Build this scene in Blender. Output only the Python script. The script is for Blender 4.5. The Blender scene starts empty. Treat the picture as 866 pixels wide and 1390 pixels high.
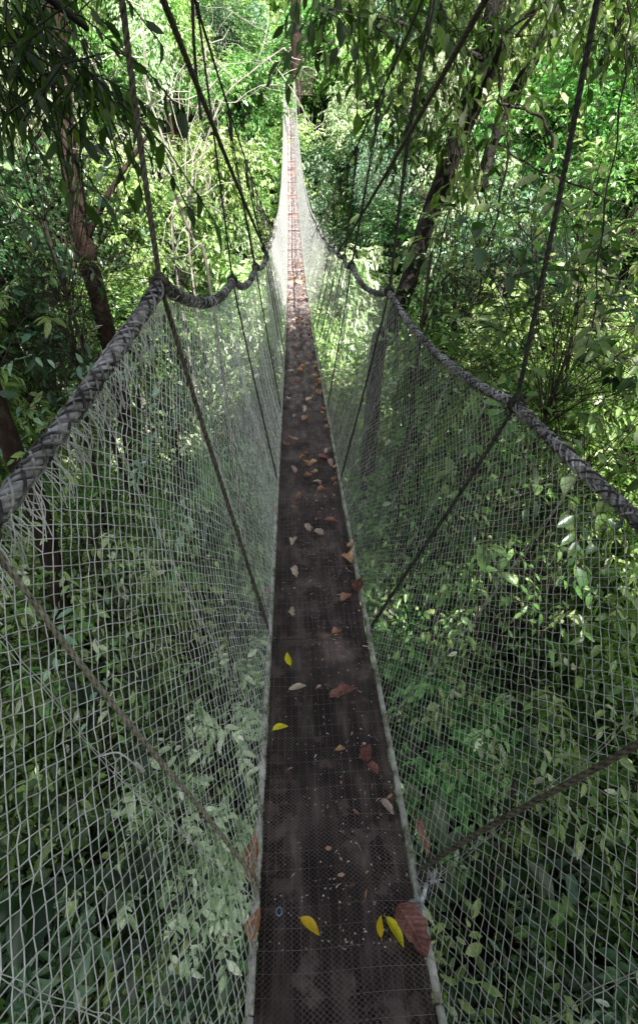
import bpy, math, random
import numpy as np
from math import sin, cos, pi, radians
from mathutils import Vector

random.seed(11)
rng = np.random.default_rng(11)
scene = bpy.context.scene
COL = scene.collection
CZ = 16.0                                   # camera height above the datum of the valley

# ------------------------------------------------------------------ camera
FPX, PCX, PCY = 740.0, 433.0, 650.0
PITCH, YAW = radians(33), radians(2.63)
CAM = np.array([-0.07, 0.0, CZ])
FH = np.array([sin(YAW), cos(YAW), 0.0]); RT = np.array([cos(YAW), -sin(YAW), 0.0]); UPZ = np.array([0, 0, 1.0])
AX = FH * cos(PITCH) - UPZ * sin(PITCH)
UP = FH * sin(PITCH) + UPZ * cos(PITCH)
cd = bpy.data.cameras.new('camera'); cam = bpy.data.objects.new('camera', cd); COL.objects.link(cam)
cam.location = CAM; cam.rotation_euler = (pi / 2 - PITCH, 0, -YAW)
cd.sensor_fit = 'VERTICAL'; cd.sensor_height = 36; cd.lens = 36 * FPX / 1390; cd.shift_y = -45 / 1390
cd.clip_start = 0.02; cd.clip_end = 2000
scene.camera = cam

def P(px, py, Y):
    """point of the scene at forward distance Y along the bridge that the photograph shows at (px, py)"""
    v = RT * (px - PCX) / FPX + UP * (PCY - py) / FPX + AX
    return CAM + v * (Y - CAM[1]) / v[1]

def floor_z(y):
    y = np.asarray(y, float); return CZ - 2.84 + 0.0054 * (y - 16) ** 2 - .08 * np.exp(-(y + 1.5) / 1.6) * 1.6

def deckpoint(px, py):
    v = RT * (px - PCX) / FPX + UP * (PCY - py) / FPX + AX
    lo, hi = 0.1, 60.0
    f = lambda d: (CAM + v * d)[2] - floor_z((CAM + v * d)[1])
    d = 0.3
    while d < 60 and f(d) > 0: d *= 1.01
    return CAM + v * d

# ------------------------------------------------------------------ materials
def nm(name):
    m = bpy.data.materials.new(name); m.use_nodes = True
    nt = m.node_tree; nt.nodes.clear()
    return m, nt, nt.nodes, nt.links
def N(ns, t, **kw):
    n = ns.new(t)
    for k, v in kw.items():
        if hasattr(n, k) and k not in n.inputs: setattr(n, k, v)
    return n
def ramp(ns, stops):
    r = ns.new('ShaderNodeValToRGB'); e = r.color_ramp.elements
    while len(e) < len(stops): e.new(0.5)
    for i, (p, c) in enumerate(stops): e[i].position = p; e[i].color = (*c, 1)
    return r
def leaf_mat(name, stops, rough=0.42, trans=0.4, spec=0.5, tcol=(1.1, 1.4, 0.65), objvar=0.35):
    m, nt, ns, L = nm(name)
    out = ns.new('ShaderNodeOutputMaterial')
    at = ns.new('ShaderNodeAttribute'); at.attribute_name = 'tint'
    r = ramp(ns, stops); L.new(at.outputs['Fac'], r.inputs[0])
    oi = ns.new('ShaderNodeObjectInfo')
    mp = ns.new('ShaderNodeMapRange'); mp.inputs['To Min'].default_value = 1 - objvar; mp.inputs['To Max'].default_value = 1 + objvar
    L.new(oi.outputs['Random'], mp.inputs['Value'])
    hs = ns.new('ShaderNodeHueSaturation'); hs.inputs['Saturation'].default_value = 1.02; L.new(r.outputs[0], hs.inputs['Color']); L.new(mp.outputs[0], hs.inputs['Value'])
    mh = ns.new('ShaderNodeMath'); mh.operation = 'MULTIPLY_ADD'; L.new(oi.outputs['Random'], mh.inputs[0]); mh.inputs[1].default_value = 0.05; mh.inputs[2].default_value = 0.475
    L.new(mh.outputs[0], hs.inputs['Hue'])
    # blotches and veins
    tc = ns.new('ShaderNodeTexCoord'); nz = ns.new('ShaderNodeTexNoise'); nz.inputs['Scale'].default_value = 45; nz.inputs['Detail'].default_value = 3
    L.new(tc.outputs['Object'], nz.inputs['Vector'])
    mr = ns.new('ShaderNodeMapRange'); L.new(nz.outputs[0], mr.inputs['Value']); mr.inputs['From Min'].default_value = .3; mr.inputs['From Max'].default_value = .7
    mr.inputs['To Min'].default_value = .75; mr.inputs['To Max'].default_value = 1.2
    mu = ns.new('ShaderNodeVectorMath'); mu.operation = 'SCALE'; L.new(hs.outputs[0], mu.inputs[0]); L.new(mr.outputs[0], mu.inputs['Scale'])
    pb = ns.new('ShaderNodeBsdfPrincipled'); L.new(mu.outputs[0], pb.inputs['Base Color']); pb.inputs['Roughness'].default_value = rough
    pb.inputs['Specular IOR Level'].default_value = spec
    tr = ns.new('ShaderNodeBsdfTranslucent'); m2 = ns.new('ShaderNodeVectorMath'); m2.operation = 'MULTIPLY'
    L.new(mu.outputs[0], m2.inputs[0]); m2.inputs[1].default_value = tcol; L.new(m2.outputs[0], tr.inputs[0])
    mx = ns.new('ShaderNodeMixShader'); mx.inputs[0].default_value = trans
    L.new(pb.outputs[0], mx.inputs[1]); L.new(tr.outputs[0], mx.inputs[2]); L.new(mx.outputs[0], out.inputs[0])
    return m
def noise_mat(name, stops, scale=8, detail=6, rough=0.8, bump=0.3, bdist=0.01, stretch=(1, 1, 1), spec=0.3, metallic=0.0, coord='Object', scale2=None, groove=False):
    m, nt, ns, L = nm(name)
    out = ns.new('ShaderNodeOutputMaterial'); pb = ns.new('ShaderNodeBsdfPrincipled')
    tc = ns.new('ShaderNodeTexCoord'); mp = ns.new('ShaderNodeMapping'); mp.inputs['Scale'].default_value = stretch
    L.new(tc.outputs[coord], mp.inputs[0])
    nz = ns.new('ShaderNodeTexNoise'); nz.inputs['Scale'].default_value = scale; nz.inputs['Detail'].default_value = detail; nz.inputs['Roughness'].default_value = .65
    L.new(mp.outputs[0], nz.inputs['Vector'])
    r = ramp(ns, stops); L.new(nz.outputs[0], r.inputs[0])
    if groove:   # groove shade painted into the colour along the lay of the rope
        at = ns.new('ShaderNodeAttribute'); at.attribute_name = 'tint'; gm = ns.new('ShaderNodeMapRange'); L.new(at.outputs['Fac'], gm.inputs['Value'])
        gm.inputs['From Min'].default_value = .15; gm.inputs['From Max'].default_value = .75; gm.inputs['To Min'].default_value = .12
        sc_ = ns.new('ShaderNodeVectorMath'); sc_.operation = 'SCALE'; L.new(r.outputs[0], sc_.inputs[0]); L.new(gm.outputs[0], sc_.inputs['Scale']); L.new(sc_.outputs[0], pb.inputs['Base Color'])
    else: L.new(r.outputs[0], pb.inputs['Base Color'])
    pb.inputs['Roughness'].default_value = rough; pb.inputs['Specular IOR Level'].default_value = spec; pb.inputs['Metallic'].default_value = metallic
    n2 = ns.new('ShaderNodeTexNoise'); n2.inputs['Scale'].default_value = scale2 or scale * 3; n2.inputs['Detail'].default_value = 5
    L.new(mp.outputs[0], n2.inputs['Vector'])
    b = ns.new('ShaderNodeBump'); b.inputs['Strength'].default_value = bump; b.inputs['Distance'].default_value = bdist
    L.new(n2.outputs[0], b.inputs['Height']); L.new(b.outputs[0], pb.inputs['Normal']); L.new(pb.outputs[0], out.inputs[0])
    return m

M = {}
M['lime'] = leaf_mat('lime_leaf', [(0, (.08, .15, .04)), (.45, (.27, .39, .12)), (.85, (.48, .57, .27)), (1, (.75, .77, .6))], rough=.38, trans=.42)
M['mid'] = leaf_mat('mid_green_leaf', [(0, (.03, .085, .02)), (.5, (.13, .27, .07)), (.9, (.32, .48, .17)), (1, (.65, .7, .52))], rough=.34, trans=.36)
M['pale'] = leaf_mat('pale_leaf', [(0, (.12, .19, .09)), (.5, (.36, .45, .26)), (.85, (.6, .66, .47)), (1, (.8, .8, .7))], rough=.4, trans=.35)  # lightened so that strong sunlight is put into the leaf colour
M['deep'] = leaf_mat('deep_green_leaf', [(0, (.01, .028, .01)), (.5, (.032, .08, .026)), (.9, (.08, .16, .05)), (1, (.18, .24, .12))], rough=.32, trans=.3)
M['blue'] = leaf_mat('blue_green_leaf', [(0, (.04, .1, .05)), (.5, (.13, .25, .14)), (.9, (.3, .42, .27)), (1, (.6, .64, .55))], rough=.33, trans=.3, tcol=(.9, 1.2, .6))
M['over'] = leaf_mat('overhanging_leaf', [(0, (.018, .035, .008)), (.5, (.06, .115, .022)), (.9, (.15, .24, .05)), (1, (.35, .42, .2))], rough=.38, trans=.42)
M['shade'] = leaf_mat('overhead_leaf', [(0, (.02, .04, .008)), (.6, (.06, .11, .02)), (1, (.16, .22, .04))], rough=.4, trans=.5)
M['bark'] = noise_mat('dark_bark', [(.3, (.006, .005, .004)), (.5, (.014, .011, .009)), (.7, (.04, .034, .027))], scale=6, stretch=(3, 3, .6), bump=.8, bdist=.02)
M['redbark'] = noise_mat('reddish_bark', [(.3, (.009, .006, .004)), (.5, (.026, .014, .009)), (.7, (.06, .042, .03))], scale=7, stretch=(2, 2, .8), bump=.8, bdist=.02)
M['palebark'] = noise_mat('pale_bark', [(.35, (.12, .1, .08)), (.5, (.27, .24, .2)), (.7, (.42, .4, .36))], scale=6, stretch=(2, 2, .7), bump=.5, bdist=.01)
M['twig'] = noise_mat('bare_twig', [(.35, (.22, .19, .16)), (.6, (.46, .42, .37))], scale=20, bump=.2)
M['vine'] = noise_mat('vine_bark', [(.35, (.012, .01, .007)), (.6, (.05, .04, .028))], scale=20, bump=.5)
M['ground'] = noise_mat('forest_floor', [(.35, (.014, .012, .008)), (.5, (.035, .026, .016)), (.62, (.03, .045, .015)), (.75, (.08, .06, .035))], scale=1.4, detail=9, bump=.9, bdist=.1, scale2=7, rough=.95)
M['tanrope'] = noise_mat('tan_rope', [(.35, (.15, .14, .10)), (.6, (.34, .32, .25))], scale=60, groove=True, bump=.5, bdist=.002, spec=.2)
M['rope'] = noise_mat('grey_green_rope', [(.35, (.05, .046, .032)), (.6, (.135, .125, .09))], scale=60, groove=True, bump=.5, bdist=.002, spec=.2)
M['darkrope'] = noise_mat('dark_olive_rope', [(.35, (.014, .014, .011)), (.6, (.06, .06, .045))], scale=60, groove=True, bump=.5, bdist=.002, spec=.3)  # rope in a darker olive tone
M['handrope'] = noise_mat('weathered_hand_rope', [(.3, (.09, .09, .07)), (.45, (.22, .215, .2)), (.65, (.46, .45, .44))], scale=14, scale2=90, groove=True, bump=.5, bdist=.003, spec=.25)
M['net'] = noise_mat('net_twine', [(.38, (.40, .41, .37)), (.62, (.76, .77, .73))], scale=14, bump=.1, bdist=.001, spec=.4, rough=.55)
M['darknet'] = noise_mat('shade_painted_twine', [(.4, (.27, .275, .24)), (.65, (.50, .505, .46))], scale=14, bump=.1, bdist=.001, spec=.35, rough=.6)  # twine of the right net, its weaker light put into a darker colour
M['redplate'] = noise_mat('faded_red_board', [(.35, (.2, .11, .10)), (.6, (.40, .26, .24))], scale=4, bump=.3)
M['rail'] = noise_mat('weathered_aluminium_rail', [(.36, (.06, .07, .03)), (.44, (.17, .17, .12)), (.52, (.33, .32, .28)), (.7, (.60, .57, .53))], scale=16, detail=8, bump=.25, bdist=.002, rough=.5, spec=.5)
M['wire'] = noise_mat('galvanised_wire', [(.4, (.075, .052, .05)), (.6, (.19, .145, .135))], scale=5, detail=3, bump=.0, rough=.5, spec=.4)
M['paintwire'] = noise_mat('welded_wire', [(.4, (.12, .09, .085)), (.6, (.28, .22, .21))], scale=8, bump=.0, rough=.5)
M['dry'] = leaf_mat('dry_leaf', [(0, (.10, .045, .026)), (.5, (.30, .14, .085)), (1, (.52, .35, .25))], rough=.6, trans=.12, tcol=(1.2, .8, .5), objvar=.45)
M['drypale'] = leaf_mat('pale_dry_leaf', [(0, (.35, .26, .2)), (1, (.6, .5, .42))], rough=.7, trans=.1, tcol=(1, .9, .8), objvar=.2)
M['yellow'] = leaf_mat('yellow_leaf', [(0, (.62, .48, .02)), (1, (.8, .68, .03))], rough=.4, trans=.2, tcol=(1, .9, .3), objvar=.08)
M['crumb'] = noise_mat('pale_crumb', [(.35, (.2, .15, .12)), (.6, (.7, .64, .58))], scale=60, bump=.2)
M['fray'] = noise_mat('frayed_fibre', [(.4, (.35, .37, .4)), (.6, (.7, .72, .75))], scale=60, bump=.1)
M['moss'] = noise_mat('moss', [(.4, (.015, .03, .008)), (.6, (.06, .09, .02))], scale=60, bump=.8)
M['ring'] = noise_mat('blue_plastic', [(.4, (.12, .18, .26)), (.6, (.22, .3, .4))], scale=30, bump=.1)

def deck_material():
    m, nt, ns, L = nm('worn_deck_plank')
    out = ns.new('ShaderNodeOutputMaterial'); pb = ns.new('ShaderNodeBsdfPrincipled')
    tc = ns.new('ShaderNodeTexCoord')
    mp = ns.new('ShaderNodeMapping'); mp.inputs['Scale'].default_value = (6, 1.6, 1); L.new(tc.outputs['Object'], mp.inputs[0])
    nz = ns.new('ShaderNodeTexNoise'); nz.inputs['Scale'].default_value = 3; nz.inputs['Detail'].default_value = 9; L.new(mp.outputs[0], nz.inputs['Vector'])
    r = ramp(ns, [(.38, (.012, .009, .008)), (.5, (.036, .026, .024)), (.59, (.085, .064, .057)), (.7, (.19, .155, .14))]); L.new(nz.outputs[0], r.inputs[0])
    n2 = ns.new('ShaderNodeTexNoise'); n2.inputs['Scale'].default_value = 9; n2.inputs['Detail'].default_value = 12; n2.inputs['Roughness'].default_value = .68; L.new(tc.outputs['Object'], n2.inputs['Vector'])
    r2 = ramp(ns, [(.535, (0, 0, 0)), (.575, (.55, .55, .55)), (.66, (1, 1, 1))]); L.new(n2.outputs[0], r2.inputs[0])
    mx = ns.new('ShaderNodeMixRGB'); L.new(r2.outputs[0], mx.inputs[0]); L.new(r.outputs[0], mx.inputs[1]); mx.inputs[2].default_value = (.17, .13, .115, 1)
    n3 = ns.new('ShaderNodeTexNoise'); n3.inputs['Scale'].default_value = 2.2; n3.inputs['Detail'].default_value = 6; L.new(mp.outputs[0], n3.inputs['Vector'])
    r3 = ramp(ns, [(.55, (0, 0, 0)), (.75, (.7, .7, .7))]); L.new(n3.outputs[0], r3.inputs[0])
    m3 = ns.new('ShaderNodeMixRGB'); L.new(r3.outputs[0], m3.inputs[0]); L.new(mx.outputs[0], m3.inputs[1]); m3.inputs[2].default_value = (.035, .045, .018, 1)
    # far boards turn pinkish, and paler with sunlight painted into their colour
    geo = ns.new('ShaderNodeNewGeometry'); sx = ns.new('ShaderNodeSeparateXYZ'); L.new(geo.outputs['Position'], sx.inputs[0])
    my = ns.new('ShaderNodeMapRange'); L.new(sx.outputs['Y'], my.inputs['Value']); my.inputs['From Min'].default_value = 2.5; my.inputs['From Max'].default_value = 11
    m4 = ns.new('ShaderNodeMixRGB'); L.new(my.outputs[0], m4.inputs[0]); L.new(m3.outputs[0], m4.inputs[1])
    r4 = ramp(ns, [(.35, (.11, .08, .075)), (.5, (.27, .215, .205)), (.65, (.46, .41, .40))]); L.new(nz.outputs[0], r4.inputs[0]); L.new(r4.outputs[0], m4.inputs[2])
    L.new(m4.outputs[0], pb.inputs['Base Color']); pb.inputs['Roughness'].default_value = .75; pb.inputs['Specular IOR Level'].default_value = .25
    b = ns.new('ShaderNodeBump'); b.inputs['Strength'].default_value = .6; b.inputs['Distance'].default_value = .004
    n4 = ns.new('ShaderNodeTexNoise'); n4.inputs['Scale'].default_value = 40; n4.inputs['Detail'].default_value = 6; L.new(tc.outputs['Object'], n4.inputs['Vector'])
    L.new(n4.outputs[0], b.inputs['Height']); L.new(b.outputs[0], pb.inputs['Normal']); L.new(pb.outputs[0], out.inputs[0])
    return m
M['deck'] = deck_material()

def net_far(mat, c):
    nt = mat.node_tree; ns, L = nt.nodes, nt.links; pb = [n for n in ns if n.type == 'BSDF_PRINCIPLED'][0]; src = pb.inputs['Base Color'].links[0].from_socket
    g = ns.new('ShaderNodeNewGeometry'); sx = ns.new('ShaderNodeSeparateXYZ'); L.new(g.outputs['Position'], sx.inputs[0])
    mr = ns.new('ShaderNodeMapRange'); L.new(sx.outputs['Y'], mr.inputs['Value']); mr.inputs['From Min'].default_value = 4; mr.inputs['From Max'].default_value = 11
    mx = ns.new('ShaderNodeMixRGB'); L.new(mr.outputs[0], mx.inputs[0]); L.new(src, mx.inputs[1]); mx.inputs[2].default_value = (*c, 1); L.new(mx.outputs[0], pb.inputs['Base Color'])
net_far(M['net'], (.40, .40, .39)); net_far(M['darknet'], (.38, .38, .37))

# ------------------------------------------------------------------ mesh helpers
class MB:
    def __init__(s): s.v = []; s.f = []; s.t = []; s.n = 0; s.mi = []
    def add(s, v, f, tint=None, mi=0):
        v = np.asarray(v, float).reshape(-1, 3)
        for fa in (f if isinstance(f, list) else [f]):
            fa = np.asarray(fa, int); s.f.append(fa + s.n); s.mi.append(np.full(len(fa), mi))
        s.v.append(v); s.t.append(np.full(len(v), .5) if tint is None else np.broadcast_to(tint, (len(v),)).astype(float)); s.n += len(v)
    def mesh(s, name, mat, base=(0, 0, 0), smooth=True):
        V = np.concatenate(s.v) - np.asarray(base)
        me = bpy.data.meshes.new(name)
        loops = np.concatenate([f.ravel() for f in s.f]); tot = np.concatenate([np.full(len(f), f.shape[1]) for f in s.f])
        st = np.concatenate([[0], np.cumsum(tot)[:-1]])
        me.vertices.add(len(V)); me.vertices.foreach_set('co', V.ravel())
        me.loops.add(len(loops)); me.loops.foreach_set('vertex_index', loops.astype(np.int32))
        me.polygons.add(len(tot)); me.polygons.foreach_set('loop_start', st.astype(np.int32)); me.polygons.foreach_set('loop_total', tot.astype(np.int32))
        if smooth: me.polygons.foreach_set('use_smooth', np.ones(len(tot), bool))
        mats = mat if isinstance(mat, (list, tuple)) else [mat]
        for q in mats: me.materials.append(q)
        if len(mats) > 1: me.polygons.foreach_set('material_index', np.concatenate(s.mi).astype(np.int32))
        a = me.attributes.new('tint', 'FLOAT', 'POINT'); a.data.foreach_set('value', np.concatenate(s.t).astype(np.float32))
        me.update(calc_edges=True); return me
    def build(s, name, mat, parent=None, smooth=True, base=None):
        b = base if base is not None else (parent['_b'] if parent else (0, 0, 0))
        o = bpy.data.objects.new(name, s.mesh(name, mat, b, smooth)); COL.objects.link(o)
        if parent: o.parent = parent
        else: o.location = b
        o['_b'] = [float(c) for c in b]
        return o
def thing(name, label, cat, loc, group=None):
    o = bpy.data.objects.new(name, None); COL.objects.link(o); o.location = loc
    o['label'] = label; o['category'] = cat; o['_b'] = [float(c) for c in loc]
    if group: o['group'] = group
    o.empty_display_size = .2
    return o
def tag(o, label=None, cat=None, group=None, kind=None):
    if label: o['label'] = label
    if cat: o['category'] = cat
    if group: o['group'] = group
    if kind: o['kind'] = kind
    return o
def copy_tree(o, parent=None):
    c = o.copy(); COL.objects.link(c)
    if parent: c.parent = parent
    for ch in list(o.children): copy_tree(ch, c)
    return c

def smooth_path(pts, n=8):
    p = np.asarray(pts, float)
    if len(p) < 3:
        t = np.linspace(0, 1, n + 1)[:, None]; return p[0] * (1 - t) + p[1] * t
    q = np.vstack([2 * p[0] - p[1], p, 2 * p[-1] - p[-2]]); out = []
    for i in range(1, len(q) - 2):
        for t in np.linspace(0, 1, n, endpoint=False):
            a, b, c, d = q[i - 1], q[i], q[i + 1], q[i + 2]
            out.append(.5 * (2 * b + (c - a) * t + (2 * a - 5 * b + 4 * c - d) * t * t + (3 * b - a - 3 * c + d) * t ** 3))
    out.append(q[-2]); return np.array(out)
def frames(p):
    t = np.gradient(p, axis=0); t /= np.linalg.norm(t, axis=1)[:, None] + 1e-12
    ref = np.array([0, 0, 1.0]) if abs(t[:, 2]).mean() < .8 else np.array([1.0, 0, 0])
    a = np.cross(t, ref); a /= np.linalg.norm(a, axis=1)[:, None] + 1e-12
    return t, a, np.cross(t, a)
def tube(mb, pts, r, sides=6, tint=None, lobes=0, pitch=.06, mi=0, rough=0):
    p = np.asarray(pts, float); n = len(p); r = np.broadcast_to(np.asarray(r, float), (n,))
    t, a, b = frames(p)
    th = np.linspace(0, 2 * pi, sides, endpoint=False)
    R = np.tile(r[:, None], (1, sides))
    if lobes:
        s = np.concatenate([[0], np.cumsum(np.linalg.norm(np.diff(p, axis=0), axis=1))])
        lf = np.abs(np.cos(lobes / 2 * (th[None] - 2 * pi * s[:, None] / pitch))); R = R * (.66 + .34 * lf); tint = lf.ravel()
    if rough: R = R * (1 + rough * rng.standard_normal(R.shape))
    v = p[:, None] + R[..., None] * (np.cos(th)[None, :, None] * a[:, None] + np.sin(th)[None, :, None] * b[:, None])
    i = np.arange(n - 1)[:, None] * sides; j = np.arange(sides)[None]; k = (j + 1) % sides
    f = np.stack([i + j, i + k, i + sides + k, i + sides + j], -1).reshape(-1, 4)
    fl = [f]
    if sides > 3: fl += [np.arange(sides)[None, ::-1], (np.arange(sides) + (n - 1) * sides)[None]]
    mb.add(v, fl, tint, mi)
def resample(p, step):
    p = np.asarray(p); s = np.concatenate([[0], np.cumsum(np.linalg.norm(np.diff(p, axis=0), axis=1))])
    n = max(2, int(s[-1] / step)); u = np.linspace(0, s[-1], n)
    return np.stack([np.interp(u, s, p[:, k]) for k in range(3)], 1)
def rope(mb, pts, r, step=.008, pitch=.05, mi=0, sides=12):
    tube(mb, resample(pts, step), r, sides=sides, lobes=3, pitch=pitch, mi=mi)
def segments(mb, A, B, r, sides=3):
    A = np.asarray(A); B = np.asarray(B); d = B - A; L = np.linalg.norm(d, axis=1)[:, None]; d = d / (L + 1e-9)
    ref = np.where(np.abs(d[:, 2:3]) < .8, np.array([[0, 0, 1.0]]), np.array([[1.0, 0, 0]]))
    a = np.cross(d, ref); a /= np.linalg.norm(a, axis=1)[:, None] + 1e-9; b = np.cross(d, a)
    r = np.broadcast_to(np.asarray(r, float), (len(A),))[:, None]
    vs = []
    for E in (A, B):
        for k in range(sides):
            th = 2 * pi * k / sides; vs.append(E + r * (cos(th) * a + sin(th) * b))
    v = np.stack(vs, 1).reshape(-1, 3)
    base = np.arange(len(A))[:, None] * 2 * sides
    f = np.stack([np.stack([base[:, 0] + k, base[:, 0] + (k + 1) % sides, base[:, 0] + sides + (k + 1) % sides, base[:, 0] + sides + k], 1) for k in range(sides)], 1).reshape(-1, 4)
    mb.add(v, f)
def unit(v): v = np.asarray(v, float); return v / (np.linalg.norm(v, axis=-1, keepdims=True) + 1e-9)

LU = np.array([0, .3, .3, .3, .68, .68, .68, 1.0]); LS = np.array([0, -1, 0, 1, -.86, 0, .86, 0]); LZ = np.array([0, .22, 0, .22, .2, 0, .2, 0.0])
def leaves(mb, pos, dirn, nrm, ln, wd, tint, curl=.18, fold=1.0, mi=0):
    """many leaves at once: folded along the midrib, pointed, tips drooping"""
    pos = np.asarray(pos, float); n = len(pos)
    if n == 0: return
    d = unit(dirn); nn = nrm - (nrm * d).sum(1)[:, None] * d; nn = unit(nn); s = np.cross(d, nn)
    ln = np.broadcast_to(ln, (n,)); wd = np.broadcast_to(wd, (n,)); tint = np.broadcast_to(tint, (n,))
    curl = np.broadcast_to(curl, (n,))
    v = (pos[:, None] + d[:, None] * (LU[None, :, None] * ln[:, None, None]) + s[:, None] * (LS[None, :, None] * wd[:, None, None] * .5)
         + nn[:, None] * (LZ[None, :, None] * wd[:, None, None] * fold - (LU ** 2)[None, :, None] * (curl * ln)[:, None, None]))
    b = np.arange(n)[:, None] * 8
    tri = np.array([[0, 2, 1], [0, 3, 2], [4, 5, 7], [5, 6, 7]]); qd = np.array([[1, 2, 5, 4], [2, 3, 6, 5]])
    mb.add(v.reshape(-1, 3), [(b[:, None] + tri[None]).reshape(-1, 3), (b[:, None] + qd[None]).reshape(-1, 4)], np.repeat(np.clip(tint, 0, 1), 8), mi)

def sprays(mb, tw, P0, D, L, nl, ll, lw, tint, droop=.5, spread=.9, mi=0, twr=.004):
    """twigs starting at P0 along D, nl leaves alternating along each"""
    P0 = np.asarray(P0, float); D = unit(D); n = len(P0); L = np.broadcast_to(L, (n,)); tint = np.broadcast_to(tint, (n,))
    up = np.array([0, 0, 1.0])
    side = np.cross(D, up) + 1e-3 * rng.standard_normal((n, 3)); side = unit(side)
    pos, dr, nr, ti = [], [], [], []
    for k in range(nl):
        u = (k + .8) / nl; sg = 1 if k % 2 else -1
        p = P0 + D * (L * u)[:, None] - up * (droop * .5 * L * u * u)[:, None]
        dd = unit(D - up * droop * u) * (.35 + .5 * u) + side * sg * spread * (1.05 - .6 * u) + .35 * rng.standard_normal((n, 3)) - up * droop * .6
        pos.append(p); dr.append(dd); nr.append(up + .45 * rng.standard_normal((n, 3))); ti.append(tint + .16 * rng.standard_normal(n))
    pos = np.concatenate(pos); m = len(pos)
    sc = np.clip(1 + .28 * rng.standard_normal(m), .45, 1.6)
    leaves(mb, pos, np.concatenate(dr), np.concatenate(nr), ll * sc, lw * sc * rng.uniform(.8, 1.2, m), np.concatenate(ti), curl=rng.uniform(.02, .4, m), mi=mi)
    if tw is not None:
        E = P0 + D * L[:, None] - up * (droop * .5 * L)[:, None]
        Mid = P0 + D * (L * .5)[:, None] - up * (droop * .125 * L)[:, None]
        segments(tw, np.concatenate([P0, Mid]), np.concatenate([Mid, E]), twr)

def crown_mesh(name, mat, R=(2.3, 2.3, 2.6), clumps=60, tw_per=12, nl=7, ll=.15, lw=.055, droop=.6, bark='bark', seed=0, inner=.35):
    """crown centred on the origin: irregular clumps of leafy twigs on limbs, gaps between"""
    mb, tw = MB(), MB(); R = np.array(R)
    d = unit(rng.standard_normal((clumps, 3))); d[:, 2] = np.abs(d[:, 2]) * np.where(rng.random(clumps) < .7, 1, -1)
    ph = rng.uniform(0, 6, 3)
    rad = .72 + .22 * np.sin(3 * d[:, 0] + ph[0]) * np.sin(3 * d[:, 1] + ph[1]) + .22 * np.sin(4 * d[:, 2] + ph[2]) + .1 * rng.standard_normal(clumps)
    rad = rad * np.where(rng.random(clumps) < inner, .6, 1)
    C = d * R * rad[:, None]
    ct = np.clip(.48 + .18 * rng.standard_normal(clumps) + .12 * d[:, 2], .05, .95)
    for i in range(clumps):
        c = C[i]; o = unit(d[i] + np.array([0, 0, .25]))
        zs = min(c[2] - .5, R[2] * .3) - rng.uniform(0, .6) ; zs = max(zs, -R[2] * .9)
        pts = smooth_path([np.array([0, 0, zs]), c * .5 + [0, 0, zs * .3 + .15] + rng.normal(0, .12, 3), c], 3)
        tube(tw, pts, np.linspace(.02, .004, len(pts)), 4)
        D = unit(o + .75 * rng.standard_normal((tw_per, 3)))
        sprays(mb, tw, np.repeat(c[None], tw_per, 0) + .22 * rng.standard_normal((tw_per, 3)), D, rng.uniform(.35, .75, tw_per), nl, ll, lw, ct[i], droop=droop, twr=.0018)
    tube(tw, [(0, 0, -R[2]), (0.05, 0, 0), (0, 0, R[2] * .4)], [.06, .04, .015], 6)
    mb.f += [f + mb.n for f in tw.f]; mb.mi += [np.full(len(f), 1) for f in tw.f]; mb.v += tw.v; mb.t += tw.t; mb.n += tw.n
    return mb.mesh(name, [mat, M[bark]])

# ------------------------------------------------------------------ terrain
def ground(x, y):
    x = np.asarray(x, float); y = np.asarray(y, float)
    yy = [-60, -10, 0, 6, 14, 24, 34, 48, 62, 90, 140, 400]
    zz = [6, -6, -8.0, -9.5, -14, -15, -12.5, -6, 1, 16, 34, 50]
    z = np.interp(y, yy, zz)
    ax = np.clip(np.abs(x) - 6, 0, None); z = z + .22 * ax - .0 * ax + np.where(x < 0, .12, .02) * ax
    z = np.minimum(z, 55)
    z = z + .5 * np.sin(x * .5 + y * .23) + .35 * np.sin(x * 1.1 - y * .7) + .12 * np.sin(x * 3.1 + y * 2.3)
    return z + CZ
def grid_obj():
    g = np.concatenate([np.linspace(-600, -60, 28), np.linspace(-58, 58, 233), np.linspace(60, 600, 28)])
    X, Y = np.meshgrid(g, g + 20); Z = ground(X, Y); n = len(g)
    mb = MB(); i = np.arange(n - 1)[:, None] * n + np.arange(n - 1)[None]
    mb.add(np.stack([X, Y, Z], -1), np.stack([i, i + 1, i + n + 1, i + n], -1).reshape(-1, 4))
    o = mb.build('ground', M['ground']); tag(o, 'dark leaf strewn forest floor sloping through the valley under the bridge', None, None, 'structure')
grid_obj()

# ------------------------------------------------------------------ the bridge
Y0, Y1 = -1.4, 45.0
bridge = thing('suspension_bridge', 'narrow rope suspension bridge with net sides crossing the forest', 'bridge', (0, 0, float(floor_z(0))))
HW = .195
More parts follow.
